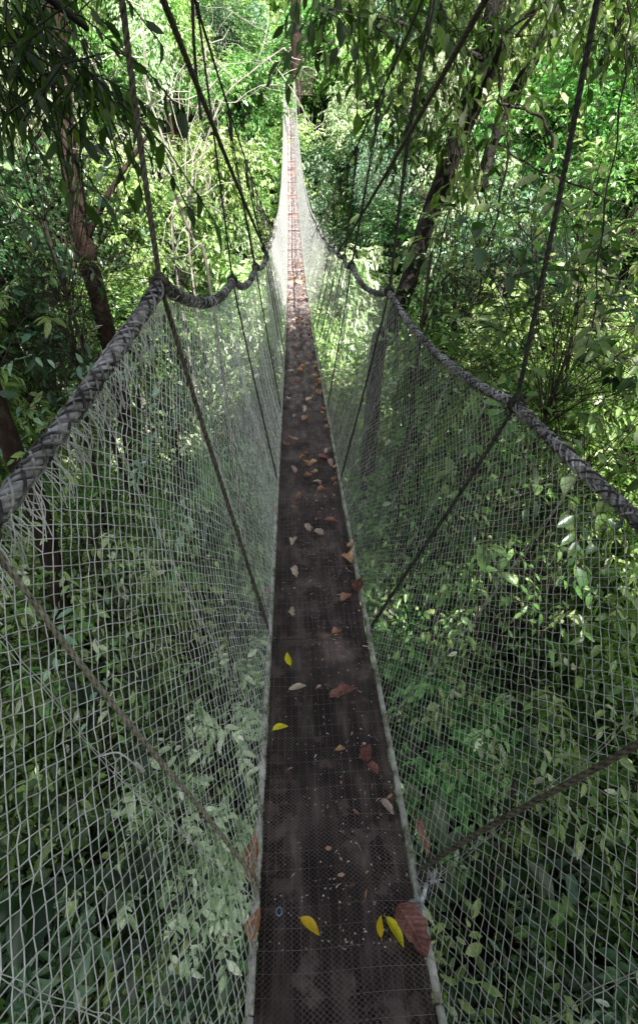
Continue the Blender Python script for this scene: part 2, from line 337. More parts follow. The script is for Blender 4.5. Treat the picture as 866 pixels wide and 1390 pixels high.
# hand rope fixings measured from the photograph, then regular
KL = [(-.8, -.47, CZ - .52)] + [(y, *P(px, py, y)[[0, 2]]) for px, py, y in [(-23, 723, .66), (218, 387, 1.5), (316, 381, 2.9), (347, 362, 4.3)]]
KR = [(-.8, .47, CZ - .50)] + [(y, *P(px, py, y)[[0, 2]]) for px, py, y in [(1063, 882, .47), (700, 549, 1.5), (528, 396, 2.9), (477, 360, 4.3)]]
for k in range(29):
    y = 5.7 + 1.4 * k
    w = (.40 if k < 5 else .37) + .03 * sin(k * 1.7) * math.exp(-k / 4)
    KL.append((y, -(w - .07 * math.exp(-k / 3)), float(floor_z(y)) + 1.17)); KR.append((y, w + .04 * math.exp(-k / 3), float(floor_z(y)) + 1.17))
KL, KR = np.array(KL), np.array(KR)
def rope_pt(side, y):
    K = KL if side < 0 else KR; y = np.asarray(y, float)
    x = np.interp(y, K[:, 0], K[:, 1]); z = np.interp(y, K[:, 0], K[:, 2])
    i = np.clip(np.searchsorted(K[:, 0], y) - 1, 0, len(K) - 2); a, b = K[i, 0], K[i + 1, 0]
    u = np.clip((y - a) / (b - a), 0, 1); dip = 4 * u * (1 - u)
    amp = np.where((a > 1) & (a < 3), .075, np.where(a < 1, .012, np.where(a > 11, .012, .045))) * (b - a) / 1.4
    return np.stack([x, y, z - amp * dip], -1)
def net_surf(side, y, t):
    """t=0 on the walkway edge, t=1 on the hand rope"""
    top = rope_pt(side, y); bx = side * HW; bz = floor_z(y) + .005
    x = bx + (top[..., 0] - bx) * t; z = bz + (top[..., 2] - bz) * t
    bell = np.sin(pi * np.clip(t, 0, 1)) * (1 - .6 * np.clip((y - 10) / 5, 0, 1))
    ph = 1.3 if side < 0 else 0
    x = x + side * bell * (.024 + .010 * np.sin(4.4 * y + ph) + .008 * np.sin(11 * y + 3 * t) * np.clip(y / 5, .3, 1))
    pleat = np.clip((y - 3) / 4, 0, 1) * .024
    x = x + side * bell * pleat * (np.sin(21 * y) + .8 * np.sin(37.3 * y + 2) + .6 * np.sin(59 * y + 2.2 * t))
    yy = y + bell * np.clip(y / 6, .22, 1) * (.02 * np.sin(5 * t * pi + 3 * y) + .03 * np.sin(2.3 * y + 4 * t + ph))
    return np.stack([x, yy, z], -1)
def net(side, ya, yb, a, rows, r, knots=False):
    mb = MB(); ncol = int((yb - ya) / a)
    ys = ya + a * np.arange(ncol + 1)
    T = np.linspace(0, 1, rows + 1)
    nodes = []
    for j in range(rows + 1):
        y = ys + (a / 2 if j % 2 else 0)
        p = net_surf(side, y, np.full_like(y, T[j])); p += rng.standard_normal(p.shape) * .0012 * (a / .03)
        nodes.append(p)
    for j in range(rows):
        A, B = nodes[j], nodes[j + 1]
        segments(mb, A, B, r)
        if j % 2: segments(mb, A[:-1], B[1:], r)
        else: segments(mb, A[1:], B[:-1], r)
    if knots:
        K = np.concatenate(nodes); m = len(K); rr = .0018 * rng.uniform(.7, 1.25, m)[:, None]
        ax6 = np.array([[1, 0, 0], [-1, 0, 0], [0, 1, 0], [0, -1, 0], [0, 0, 1], [0, 0, -1.0]])
        V = K[:, None] + rr[:, None] * ax6[None]; F8 = np.array([[0, 2, 4], [2, 1, 4], [1, 3, 4], [3, 0, 4], [2, 0, 5], [1, 2, 5], [3, 1, 5], [0, 3, 5]])
        mb.add(V.reshape(-1, 3), (np.arange(m)[:, None, None] * 6 + F8[None]).reshape(-1, 3))
    return mb
def merge(a, b):
    a.f += [f + a.n for f in b.f]; a.mi += b.mi; a.v += b.v; a.t += b.t; a.n += b.n
for side in (-1, 1):
    mb = net(side, Y0, 4.2, .034, 72, .00108 if side < 0 else .00088, True)
    merge(mb, net(side, 4.2, 12, .04, 54, .0009))
    merge(mb, net(side, 12, Y1, .075, 30, .0020))
    # gathered seams where the net is drawn together
    for y in np.arange(.15, 12, .47):
        yy = y + .1 * sin(9 * y); t = np.linspace(0, 1, 26)
        for q in range(2):
            tube(mb, net_surf(side, np.full_like(t, yy + .006 * q), t) + rng.standard_normal((26, 3)) * .0015, .0008, 3)
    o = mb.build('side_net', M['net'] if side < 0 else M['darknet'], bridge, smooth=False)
    o['label'] = 'left pale knotted side net' if side < 0 else 'right pale knotted side net'
    # hand rope: thick twisted core wrapped in knotted net twine
    hb = MB(); ys = np.arange(Y0, 12, .01); core = rope_pt(side, ys)
    tube(hb, core[::1], .0135 if side > 0 else .017, 10, lobes=4, pitch=.11)
    t, a, b = frames(core); s = ys
    for w in range(4):
        for sg in (-1, 1):
            ph = w * pi / 2 + sg * 2 * pi * s / .13 + .3 * np.sin(9 * s)
            rr = (.014 if side > 0 else .017) + .002 * np.sin(31 * s + w)
            tube(hb, core + rr[:, None] * (np.cos(ph)[:, None] * a + np.sin(ph)[:, None] * b), .0029, 5, tint=(.45 + .35 * np.sin(np.arange(len(core)) * .35 + w * 1.7 + sg) + .12 * rng.standard_normal(len(core))).repeat(5))
    n = 2600; yi = .3 + 5 * rng.random(n) ** 1.6; c_ = rope_pt(side, yi); dv = unit(rng.standard_normal((n, 3)))
    segments(hb, c_ + dv * .014, c_ + dv * .014 + unit(dv + .9 * rng.standard_normal((n, 3))) * rng.uniform(.006, .018, n)[:, None], .0003)
    yf = np.arange(12, Y1, .05); tube(hb, rope_pt(side, yf), .018, 6, lobes=3, pitch=.4)
    hb.build('hand_rope', M['handrope'], bridge)
    # loose twine hanging off the left rope
    if side < 0:
        lb = MB()
        for k in range(150):
            y = rng.uniform(.5, 1.5); p = rope_pt(-1, y); q = net_surf(-1, np.array(y + rng.uniform(-.04, .04)), np.array(rng.uniform(.9, .97)))
            m_ = (p + q) / 2 + np.array([rng.uniform(-.015, .02), 0, 0]); tube(lb, smooth_path([p + rng.normal(0, .008, 3), m_, q], 4), .0012, 3)
        lb.build('net_lashing', M['net'], bridge)

# edge rails: aluminium tube lengths with joints and wire ties
for side in (-1, 1):
    y = Y0
    while y < Y1:
        L = 1.75 if y < 12 else 5.5; ye = min(y + L - .006, Y1)
        ys = np.linspace(y, ye, 12); rb = MB()
        pts = np.stack([np.full(12, side * HW + side * .004), ys, floor_z(ys) + .004], 1)
        tube(rb, pts, .0092, 10)
        for e in (y + .3, ye - .3):
            th = np.linspace(0, 2 * pi, 9); c = np.array([side * HW + side * .004, e, float(floor_z(e)) + .006])
            tube(rb, c + .0102 * np.stack([np.cos(th), 0 * th, np.sin(th)], 1), .0016, 4)
        rb.build('edge_rail', M['rail'], bridge)
        y += L
# deck boards: two abreast, laid end to end
y = Y0; k = 0
while y < Y1:
    L = 2.9; ye = min(y + L - .012, Y1)
    for xa, xb in ((-HW + .006, -.0004 + .012 * sin(k)), (.0004 + .012 * sin(k), HW - .006)):
        ys = np.linspace(y, ye, 10); z = floor_z(ys) - .012 - (.003 if k % 2 else 0); db = MB()
        prof = [(xa, 0), (xb, 0), (xb, -.02), (xa, -.02)]
        v = np.array([[(px, yy, zz + pz) for px, pz in prof] for yy, zz in zip(ys, z)]); i = np.arange(9)[:, None] * 4; j = np.arange(4)[None]
        db.add(v, [np.stack([i + j, i + (j + 1) % 4, i + 4 + (j + 1) % 4, i + 4 + j], -1).reshape(-1, 4), np.array([[0, 3, 2, 1], [36, 37, 38, 39]])])
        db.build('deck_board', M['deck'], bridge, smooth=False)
    y += L; k += 1
# red worn patches / cover plates across the far deck
for yy, ln, mt in ((11.6, .5, 'drypale'), (21, .6, 'redplate'), (24.5, .5, 'redplate'), (29, 1.1, 'redplate'), (31.0, .6, 'redplate')):
    ys = np.array([yy, yy + ln]); pb_ = MB(); z = floor_z(ys) - .004
    pb_.add([(-HW + .02, ys[0], z[0]), (HW - .02, ys[0], z[0]), (HW - .02, ys[1], z[1]), (-HW + .02, ys[1], z[1]),
             (-HW + .02, ys[0], z[0] - .006), (HW - .02, ys[0], z[0] - .006), (HW - .02, ys[1], z[1] - .006), (-HW + .02, ys[1], z[1] - .006)],
            np.array([[0, 1, 2, 3], [7, 6, 5, 4], [0, 4, 5, 1], [1, 5, 6, 2], [2, 6, 7, 3], [3, 7, 4, 0]]))
    pb_.build('cover_plate', M[mt], bridge, smooth=False)
# woven wire mesh over the boards
wb = MB(); a = .0105; rows = int(2 * HW / .0068); ys0 = np.arange(.2, 4.4, a)
prev = None
for j in range(rows + 1):
    yy = ys0 + (a / 2 if j % 2 else 0); x = -HW + 2 * HW * j / rows
    p = np.stack([np.full_like(yy, x), yy, floor_z(yy) + .001 + .0035 * np.sin(9 * x + 3 * yy) * np.sin(5 * yy)], 1)
    if prev is not None:
        segments(wb, prev, p, .00055)
        if (j - 1) % 2: segments(wb, prev[:-1], p[1:], .00055)
        else: segments(wb, prev[1:], p[:-1], .00055)
    prev = p
wb.build('woven_wire', M['wire'], bridge, smooth=False)
wb = MB()
for x in np.linspace(-HW + .02, HW - .02, 17):
    ys = np.arange(.1, 9, .1); tube(wb, np.stack([x + .002 * np.sin(3 * ys + 40 * x), ys, floor_z(ys) + .0045 + .003 * np.sin(7 * ys + x * 20)], 1), .0004, 3)
for yy in np.arange(.2, 12, .043):
    xs = np.linspace(-HW, HW, 9); bow = .006 * sin(yy * 7)
    tube(wb, np.stack([xs, yy + bow * (xs / HW) ** 2 + .002 * np.sin(xs * 20), floor_z(yy) + .0055 + .003 * np.sin(9 * xs)], 1), .0004, 3)
wb.build('welded_wire', M['paintwire'], bridge, smooth=False)

# suspender ropes: drop from the cable, tie round the hand rope, run down the net to the walkway
def knot(mb, c, ax, r, n=4, thick=.006):
    ax = unit(ax); a = unit(np.cross(ax, [0, 0.2, 1.0])); b = np.cross(ax, a)
    for k in range(n):
        th = np.linspace(0, 2 * pi, 17); o = c + ax * (k - n / 2) * thick * 1.25
        tl = .5 * rng.standard_normal()
        tube(mb, o + r * (np.cos(th)[:, None] * a + np.sin(th)[:, None] * b) + ax * (thick * tl * np.cos(th))[:, None], thick, 7)
cable_low = {}
def susp(side, y, top_pts, rad=.0065, mat='rope', double=False, lower=True, kn=True, ylow=None):
    rb = MB(); kp = rope_pt(side, y)
    line = list(top_pts) + [kp + np.array([0, 0, .0])]
    rope(rb, smooth_path(line, 12), rad, step=.01 if y < 2 else .02, pitch=rad * 9)
    if double:
        off = np.array([.02 * side, .012, 0]); rope(rb, smooth_path([p + off * (1 - i / len(line)) for i, p in enumerate(line)], 12), rad * .8, step=.02, pitch=rad * 8)
    o = rb.build('suspender_rope', M[mat], bridge)
    if lower:
        lb = MB(); t = np.linspace(1, 0, 22)[:, None]; q = kp * t + np.array([side * HW, ylow or y, float(floor_z(ylow or y))]) * (1 - t); q[:, 0] += side * .004 * np.sin(pi * t[:, 0]); q[:, 1] += .006 * np.sin(2 * pi * t[:, 0]); q[-1] = [side * (HW + .012), ylow or y, float(floor_z(ylow or y)) - .012]
        rope(lb, q, rad * (.95 if y > 1 else .9), step=.01 if y < 2 else .02, pitch=rad * 9)
        lb.build('lower_rope', M['tanrope' if (side < 0 and y < 1) else mat], o)
    if kn:
        kb = MB(); d = rope_pt(side, y + .02) - rope_pt(side, y - .02); knot(kb, kp, d, .021, 3, .0062 if y < 3 else .009)
        knot(kb, kp + np.array([0, 0, .026]), [0, 0, 1], rad * 1.3, 3, .005)
        kb.build('knot', M[mat], o)
    return o
# cables
def taut(a, b, y0, sag):
    a, b = np.array(a, float), np.array(b, float); d = (b - a) / (b[1] - a[1]); ys = np.linspace(y0, b[1], 60)
    p = a + d * (ys - a[1])[:, None]; u = np.clip((ys - a[1]) / (b[1] - a[1]), 0, 1); p[:, 2] -= sag * 4 * u * (1 - u); return p
def fitted(pts, y0, deg=3):
    p = np.array(pts); ys = np.linspace(p[0, 1], p[-1, 1], 90); w_ = np.ones(len(p)); w_[0] = w_[-1] = 3
    x = np.polyval(np.polyfit(p[:, 1], p[:, 0], deg, w=w_), ys); z = np.polyval(np.polyfit(p[:, 1], p[:, 2], deg, w=w_), ys)
    q = np.stack([x, ys, z], 1); t0 = q[0] - q[1]; t0 = t0 / abs(t0[1]); n_ = np.linspace(1, 0, 20, endpoint=False)[:, None] * (q[0, 1] - y0)
    return np.vstack([q[0] + t0 * n_, q])
C1L = taut(P(222, 0, 1.9), (-.34, 6.3, float(floor_z(6.3)) + 1.16), -1.5, .03)
C2L = fitted([P(268, 10, 2.9), P(320, 180, 4.3), P(331, 210, 5.7), P(347, 252, 7.1), P(359, 288, 8.5), P(367, 312, 10), P(374, 330, 12.2)], -.5)
C1R = taut(P(658, 0, 1.85), (.45, 6.6, float(floor_z(6.6)) + 1.16), -1.5, .03)
C2R = fitted([P(573, 0, 2.7), P(505, 155, 4.3), P(488, 190, 5.7), P(462, 243, 7.1), P(447, 275, 8.5), P(436, 298, 10), P(424, 322, 12.2)], -.5)
for c, r, mt in ((C1L, .0105, 'rope'), (C2L, .0065, 'darkrope'), (C1R, .0105, 'rope'), (C2R, .0065, 'darkrope')):
    cb = MB(); rope(cb, c, r, step=.015, pitch=.09); cb.build('main_cable', M[mt], bridge)
def on_cable(C, y): return np.array([np.interp(y, C[:, 1], C[:, 0]), y, np.interp(y, C[:, 1], C[:, 2])])
susp(-1, .66, [(-.50, .6, CZ + 1.5)], .0063, ylow=.6)
susp(1, .47, [(.55, .45, CZ + 1.5)], .0072, 'rope', ylow=.6)
susp(-1, 1.5, [P(140, -220, 1.5), P(166, 0, 1.5), P(190, 190, 1.52)], .0078)
susp(1, 1.5, [P(850, -200, 1.5), P(810, 0, 1.5), P(760, 260, 1.5)], .0075, 'darkrope')
susp(-1, 2.9, [on_cable(C2L, 2.9)], .005, 'darkrope')
susp(1, 2.9, [P(588, -60, 2.9), P(585, 0, 2.9), P(554, 180, 2.9)], .006, 'darkrope', double=True)
for k, y in enumerate([4.3, 5.7, 6.4, 7.1, 7.8, 8.5, 9.2, 10.0, 10.8]):
    for side, C in ((-1, C2L), (1, C2R)):
        top = on_cable(C, y)
        o = susp(side, y, [top, top + [0, 0, -.12]], .0055, 'darkrope', double=(k < 2), lower=y < 8)
        kb = MB(); rope(kb, np.array([top + [0, 0, .01], top - [0, 0, .16 + .05 * (k % 2)]]), .012, step=.02, pitch=.05); knot(kb, top, [0, 0, 1], .010, 3, .009)
        kb.build('cable_knot', M['darkrope'], o)
# short doubled loop hanging beside the second left suspender
lb = MB(); rope(lb, smooth_path([on_cable(C2L, 2.75), P(265, 80, 2.8), P(273, 163, 2.8)], 10), .007, step=.015); lb.build('rope_tail', M['darkrope'], bridge)
lb = MB(); knot(lb, on_cable(C2L, 2.9), [0, .2, 1], .013, 5, .009); lb.build('knot', M['darkrope'], bridge)
lb = MB(); knot(lb, P(553, 178, 2.95), [0, .2, 1], .014, 5, .009); lb.build('knot', M['darkrope'], bridge)
# rope lashings with frayed ends at the near right rail
kb = MB(); c = np.array([HW + .03, .6, float(floor_z(.6)) - .005])
for k in range(5): knot(kb, c + rng.normal(0, .008, 3), rng.standard_normal(3), .016, 2, .006)
kb.build('rail_lashing', M['darkrope'], bridge)
for (px, py, h, dr) in ((583, 1195, .03, (-.2, .3, 1)), (560, 1232, .035, (-1, .1, .35))):
    fb = MB(); c = deckpoint(px, py) + [0, 0, h]; root_ = c - unit(np.array(dr)) * .02
    rope(fb, np.array([np.array([HW + .03, .58, float(floor_z(.58))]), root_]), .006, step=.01)
    for q in range(40):
        d = unit(unit(np.array(dr)) + .7 * rng.standard_normal(3)); tube(fb, smooth_path([root_, root_ + d * .014, root_ + d * rng.uniform(.02, .032) - [0, 0, .004]], 3), .0009, 3)
    fb.build('frayed_rope_end', M['fray'], bridge)
# small twine ends on the near left lower rope
fb = MB(); p = net_surf(-1, np.array(.6), np.array(.52)); tube(fb, smooth_path([p, p + [-.03, .01, .03], p + [-.07, .01, .02]], 5), .0018, 4); tube(fb, smooth_path([p + [0, 0, .01], p + [.004, 0, .0], p + [0.01, 0, -.02]], 5), .004, 6)
fb.build('twine_end', M['net'], bridge)

# far landing: big tree with a small caged platform
g0 = P(401, 100, 46.2); gz = float(ground(g0[0], 46.2))
ft = thing('rainforest_tree', 'large reddish trunked tree holding the far end of the bridge', 'tree', (float(g0[0]), 46.6, gz))
tb = MB(); pts = smooth_path([(g0[0] - .2, 46.6, gz - .5), (g0[0], 46.6, CZ), P(402, 30, 46.6), P(398, -60, 46.6), (g0[0] - .5, 46.6, CZ + 14)], 8)
tube(tb, pts, np.linspace(.45, .25, len(pts)), 14, rough=.03); tb.build('trunk', M['redbark'], ft)
fp = thing('tree_platform', 'wooden tree platform with wire cage railing at the far end of the bridge', 'platform', (float(g0[0]) + .4, 45.6, CZ + 1.7))
pc = P(404, 128, 45.1); x0, x1, zf = pc[0] - .9, pc[0] + 1.05, pc[2]
def box(mb, a, b):
    (xa, ya, za), (xb, yb, zb) = a, b
    mb.add([(xa, ya, za), (xb, ya, za), (xb, yb, za), (xa, yb, za), (xa, ya, zb), (xb, ya, zb), (xb, yb, zb), (xa, yb, zb)],
           np.array([[0, 3, 2, 1], [4, 5, 6, 7], [0, 1, 5, 4], [1, 2, 6, 5], [2, 3, 7, 6], [3, 0, 4, 7]]))
db = MB()
for k in range(9): box(db, (x0 + k * .217, 45.05, zf - .1), (x0 + k * .217 + .205, 46.1, zf))
db.build('deck', M['redbark'], fp, smooth=False)
for xx in (pc[0] + .12, x1 - .03):
    pb_ = MB(); box(pb_, (xx, 45.06, zf + .002), (xx + .05, 45.11, zf + 1.35)); pb_.build('post', M['redbark'], fp, smooth=False)
rb = MB()
for h in (.06, .7, 1.3): box(rb, (pc[0] + .1, 45.115, zf + h), (x1 + .03, 45.14, zf + h + .04))
rb.build('rail', M['redbark'], fp, smooth=False)
rb = MB()
for k in range(20):
    xx = pc[0] + .13 + k * .047; tube(rb, [(xx, 45.15, zf + .05), (xx, 45.15, zf + 1.32)], .006, 3)
for k in range(22): tube(rb, [(pc[0] + .12, 45.16, zf + .06 + k * .058), (x1, 45.16, zf + .06 + k * .058)], .006, 3)
rb.build('wire_cage', M['rope'], fp, smooth=False)

# ------------------------------------------------------------------ litter on the walkway
def flat_leaf(name, mat, px, py, ln, wd, ang, label, cat='leaf', group=None, curl=.15, lift=.008, tilt=0.2, wavy=.0, stalk=True, tint=.5, pos=None):
    """a single fallen leaf: curved blade in rows across, with a stalk"""
    p = deckpoint(px, py) if pos is None else np.array(pos); mb = MB(); nu, nv = 25, 13
    u = np.linspace(0, 1, nu)[:, None]; v = np.linspace(-1, 1, nv)[None]
    w = np.sin(pi * u ** .85) ** .75 * (1 - .25 * u); w[0] = .03; w[-1] = .01
    wn = np.interp(np.linspace(0, 6, nu), np.arange(7), rng.standard_normal(7))[:, None]; edge = 1 + wavy * (1.2 * wn + .5 * rng.standard_normal((nu, 1)) * (v > 0) + .5 * rng.standard_normal((nu, 1)) * (v < 0)) * np.abs(v)
    X = (u - .5) * ln + 0 * v; Yv = v * w * wd / 2 * edge + .08 * ln * np.sin(u * 2.6)
    Z = wd * .28 * np.abs(v) ** 1.5 * w * (1 + curl * 3) * (curl > 0) + curl * ln * ((u - .5) ** 2) * 2 + wavy * wd * (.9 * wn * np.abs(v) + .5 * np.sin(9 * u + 3 * v + ang) + .12 * rng.standard_normal((nu, nv)))
    V = np.stack([X, Yv, Z], -1).reshape(-1, 3); i = (np.arange(nu - 1)[:, None] * nv + np.arange(nv - 1)[None]).ravel()
    mb.add(V, np.stack([i, i + nv, i + nv + 1, i + 1], -1), np.clip(tint + (.12 * rng.standard_normal((nu, nv)) + .3 * (np.abs(v) < .12) + .18 * np.sin((u * 9 - np.abs(v) * 1.6) * 2 * pi) + .25 * np.sin(5 * u + ang) * np.abs(v) + .3 * (rng.random((nu, nv)) < .04)).ravel(), 0, 1))
    if stalk: tube(mb, smooth_path([(-ln * .5, 0, V[6][2]), (-ln * .56, -.002, .002), (-ln * .62, .001, 0)], 4), .0006, 4)
    o = mb.build(name, mat, None, base=(0, 0, 0)); o.location = (p[0], p[1], float(floor_z(p[1])) + lift if pos is None else p[2])
    if pos is None: o.location.z -= float(min(0, V[:, 2].min()))
    sl = math.atan(.0108 * (p[1] - 16)); o.rotation_euler = (sl + tilt * rng.uniform(-.3, .3), tilt * rng.uniform(-.3, .3), ang)
    tag(o, label, cat, group); return o
R_ = radians
Yl = [(393, 897, .062, .026, R_(100), 'narrow yellow leaf lying alone upright on the walkway above the pale dry leaf'),
      (381, 992, .052, .028, R_(12), 'round yellow leaf touching the left rail of the walkway'),
      (420, 1264, .056, .026, R_(-42), 'yellow green leaf lying alone in the middle near the blue ring'),
      (517, 1262, .042, .018, R_(80), 'smaller of the two yellow leaves beside the large brown leaf'),
      (534, 1270, .066, .026, R_(-65), 'larger of the two yellow leaves touching the large brown leaf')]
for px, py, l, w, a, lb_ in Yl: flat_leaf('yellow_leaf', M['yellow'], px, py, l, w, a, lb_, curl=.12)
Bl = [(466, 951, .10, .042, 15, 'long brown leaf lying crosswise on the middle of the walkway', 'dry'),
      (405, 940, .06, .024, 5, 'pale torn dry leaf beside the left rail below the upright yellow leaf', 'drypale'),
      (500, 1028, .055, .045, 70, 'broad brown leaf near the right rail above a smaller folded one', 'dry'),
      (506, 1050, .045, .026, -60, 'small folded brown leaf just below the broad brown leaf', 'dry'),
      (462, 1025, .032, .015, 0, 'tiny orange brown leaf scrap left of the broad brown leaf', 'dry'),
      (524, 1104, .05, .022, -60, 'whitish dry leaf near the right rail', 'drypale'),
      (556, 1270, .105, .07, -65, 'largest reddish brown leaf against the right rail under the yellow leaves', 'dry'),
      (569, 1143, .10, .032, -85, 'narrow orange brown leaf wedged outside the right rail', 'dry'),
      (352, 1172, .13, .042, 88, 'long reddish brown leaf wedged outside the left rail', 'dry'),
      (350, 1262, .07, .035, 75, 'curled orange leaf below the long leaf at the left rail', 'dry'),
      (457, 863, .045, .028, 20, 'brown leaf with a long stalk in the middle of the walkway', 'dry'),
      (489, 803, .08, .055, 75, 'curled orange leaf leaning on the right rail', 'dry'),
      (470, 815, .06, .035, 30, 'crumpled brown leaf left of the curled orange leaf', 'dry'),
      (471, 763, .07, .06, -50, 'flat brown leaf against the right rail above the curled orange leaf', 'dry'),
      (477, 745, .045, .035, 20, 'small brown leaf hooked over the right rail', 'dry'),
      (450, 714, .085, .035, -15, 'long pinkish brown leaf right of the middle of the walkway', 'dry'),
      (373, 699, .055, .04, 80, 'brown leaf caught on the left rail', 'dry'),
      (364, 807, .04, .03, 80, 'small orange leaf stuck outside the left rail', 'dry'),
      (438, 672, .06, .04, 10, 'brown leaf pair lying where the sunlit part of the walkway begins', 'dry'),
      (400, 694, .05, .012, -20, 'thin curled dark leaf near the left rail', 'dry'),
      (412, 625, .06, .03, 30, 'small orange leaf beside the middle of the walkway', 'dry')]
for px, py, l, w, a, lb_, mt in Bl:
    flat_leaf('fallen_leaf', M[mt], px, py, l * 1.04, w * 1.08, R_(a), lb_, curl=random.choice([.1, .25, .4]), wavy=.10, tilt=.8, tint=.5, lift=.012)
for (px, py, l) in ((400, 737, .07), (402, 778, .085), (398, 835, .05)):
    flat_leaf('leaf_skeleton', M['drypale'], px, py, l, l * .5, R_(80 + rng.uniform(-30, 30)), {737: 'upper pale grey leaf skeleton left of the middle', 778: 'long pale grey leaf skeleton below the first', 835: 'faint small leaf skeleton lowest of the three'}[py], curl=.02, wavy=.15, lift=.006, tint=.2)
protos = []
for k in range(8):
    o = flat_leaf('fallen_leaf', M['dry'] if k % 4 else M['drypale'], 400, 600, rng.uniform(.07, .12), rng.uniform(.035, .06), 0, 'curled brown dead leaf lying among many others on the far walkway', 'leaf', 'dead leaves strewn over the far walkway', curl=rng.uniform(.1, .5), wavy=.12, tint=rng.uniform(.3, .8))
    protos.append(o)
npl = 0
for k in range(190):
    y = 2.1 + 12 * rng.random() ** .9; x = HW * (1 - 1.9 * rng.random() ** 1.5) * .88
    o = protos[k % 8] if k < 8 else copy_tree(protos[k % 8])
    o.location = (x, y, float(floor_z(y)) + .012); s = rng.uniform(.4, .95); o.scale = (s, s, s * rng.uniform(.6, 1.6)); o.rotation_euler = (rng.uniform(-.4, .4), rng.uniform(-.4, .4), rng.uniform(0, 6.28))
# pale crumbs, seeds and bits of bark: nobody could count them
mb = MB(); n = 1100
y = .45 + 5 * rng.random(n) ** 1.3; x = np.clip(.05 + .075 * rng.standard_normal(n), -.18, .18)
x = np.where(rng.random(n) < .35, rng.uniform(-.18, .18, n), x)
d = unit(np.stack([rng.standard_normal(n), rng.standard_normal(n), .1 * rng.standard_normal(n)], 1))
leaves(mb, np.stack([x, y, floor_z(y) + .007], 1), d, np.tile([0, 0, 1.0], (n, 1)) + .3 * rng.standard_normal((n, 3)), rng.uniform(.0025, .0075, n) * (1 + 1.2 * (rng.random(n) < .12)), rng.uniform(.0012, .004, n), .5)
tag(mb.build('litter_crumbs', M['crumb']), 'pale crumbs and seed husks scattered over the dark walkway', 'litter', None, 'stuff')
mb = MB(); n = 170
y = .5 + 6 * rng.random(n); x = np.clip(.06 + .085 * rng.standard_normal(n), -.18, .18)
leaves(mb, np.stack([x, y, floor_z(y) + .008], 1), np.stack([rng.standard_normal(n), rng.standard_normal(n), .1 * rng.standard_normal(n)], 1), np.tile([0, 0, 1.0], (n, 1)) + .4 * rng.standard_normal((n, 3)), rng.uniform(.008, .026, n), rng.uniform(.002, .012, n), rng.random(n))
tag(mb.build('litter_fragments', M['dry']), 'small brown leaf fragments and bark bits scattered over the dark walkway', 'litter', None, 'stuff')
mb = MB(); n = 900; y = .2 + 6 * rng.random(n); x = HW + .012 + np.abs(.012 * rng.standard_normal(n)); z = floor_z(y) - rng.uniform(0, .03, n)
leaves(mb, np.stack([x, y, z], 1), np.stack([np.abs(rng.standard_normal(n)), rng.standard_normal(n), rng.standard_normal(n)], 1), rng.standard_normal((n, 3)), .014, .005, .5)
tag(mb.build('moss', M['moss']), 'dark green moss growing along the outside of the right rail', 'moss', None, 'stuff')
rp = deckpoint(379, 1240); mb = MB(); th = np.linspace(0, 2 * pi, 25)
tube(mb, np.stack([.0068 * np.cos(th), .0085 * np.sin(th), 0 * th], 1), .0016, 6); o = mb.build('plastic_ring', M['ring']); o.location = (rp[0], rp[1], float(floor_z(rp[1])) + .009)
tag(o, 'small blue grey plastic ring near the left rail', 'ring')

# ------------------------------------------------------------------ forest kit
kit = {}
specs = {'lime': (M['lime'], dict(ll=.20, lw=.066, droop=.9)), 'mid': (M['mid'], dict(ll=.17, lw=.065, droop=.6)),
         'pale': (M['pale'], dict(ll=.18, lw=.06, droop=1.0)), 'deep': (M['deep'], dict(ll=.18, lw=.07, droop=.5)), 'blue': (M['blue'], dict(ll=.13, lw=.045, droop=.9))}
for nme, (mt, kw) in specs.items():
    kit[nme] = [crown_mesh('crown_' + nme, mt, R=R, clumps=c, tw_per=13, nl=8, **kw) for R, c in (((2.2, 2.2, 2.4), 84), ((1.7, 1.9, 3.2), 80))]
def trunk_mesh(matn):
    mb = MB(); pts = smooth_path([(0, 0, -1), (.15, .05, -.66), (-.1, .1, -.33), (0, 0, 0)], 5); tube(mb, pts, np.linspace(.16, .07, len(pts)), 8, rough=.03)
    return mb.mesh('trunk', M[matn])
TR = [trunk_mesh(b) for b in ('bark', 'palebark', 'redbark')]
GL = {'lime': ('bright yellow green drooping leaved tree in the sunlit forest', 'yellow green trees around the bridge'),
      'mid': ('mid green leafy tree growing in the forest beside the bridge', 'mid green trees around the bridge'),
      'pale': ('pale silvery green tree in the forest with bright sun put into its leaf colour', 'pale sunlit trees around the bridge'),
      'deep': ('dark green broad leaved tree growing in the shaded forest', 'dark green trees around the bridge'),
      'blue': ('blue green fine leaved tree hanging over the valley slope', 'blue green trees around the bridge')}
def tree(kind, x, y, ztop, s=1.0, v=None, label=None, group=True, sz=None):
    """tree standing on the slope whose crown reaches ztop (above the datum)"""
    v = rng.integers(2) if v is None else v; gz = float(ground(x, y)); ch = (2.4, 3.2)[v] * s * .85
    cz = ztop - ch; h = max(cz - ch * .7 - gz, .5)
    t = thing('rainforest_tree', label or GL[kind][0], 'tree', (x, y, gz), GL[kind][1] if (group and not label) else None)
    c = bpy.data.objects.new('crown', kit[kind][v]); COL.objects.link(c); c.parent = t; c.location = (0, 0, cz - gz); c.scale = (s, s, s * (sz or rng.uniform(.85, 1.15))); c.rotation_euler = (rng.uniform(-.2, .2), rng.uniform(-.2, .2), rng.uniform(0, 6.28))
    q = bpy.data.objects.new('trunk', TR[rng.integers(3)]); COL.objects.link(q); q.parent = t; q.location = (0, 0, h + .4); q.scale = (s, s, h + .8)
    return t
REG = []
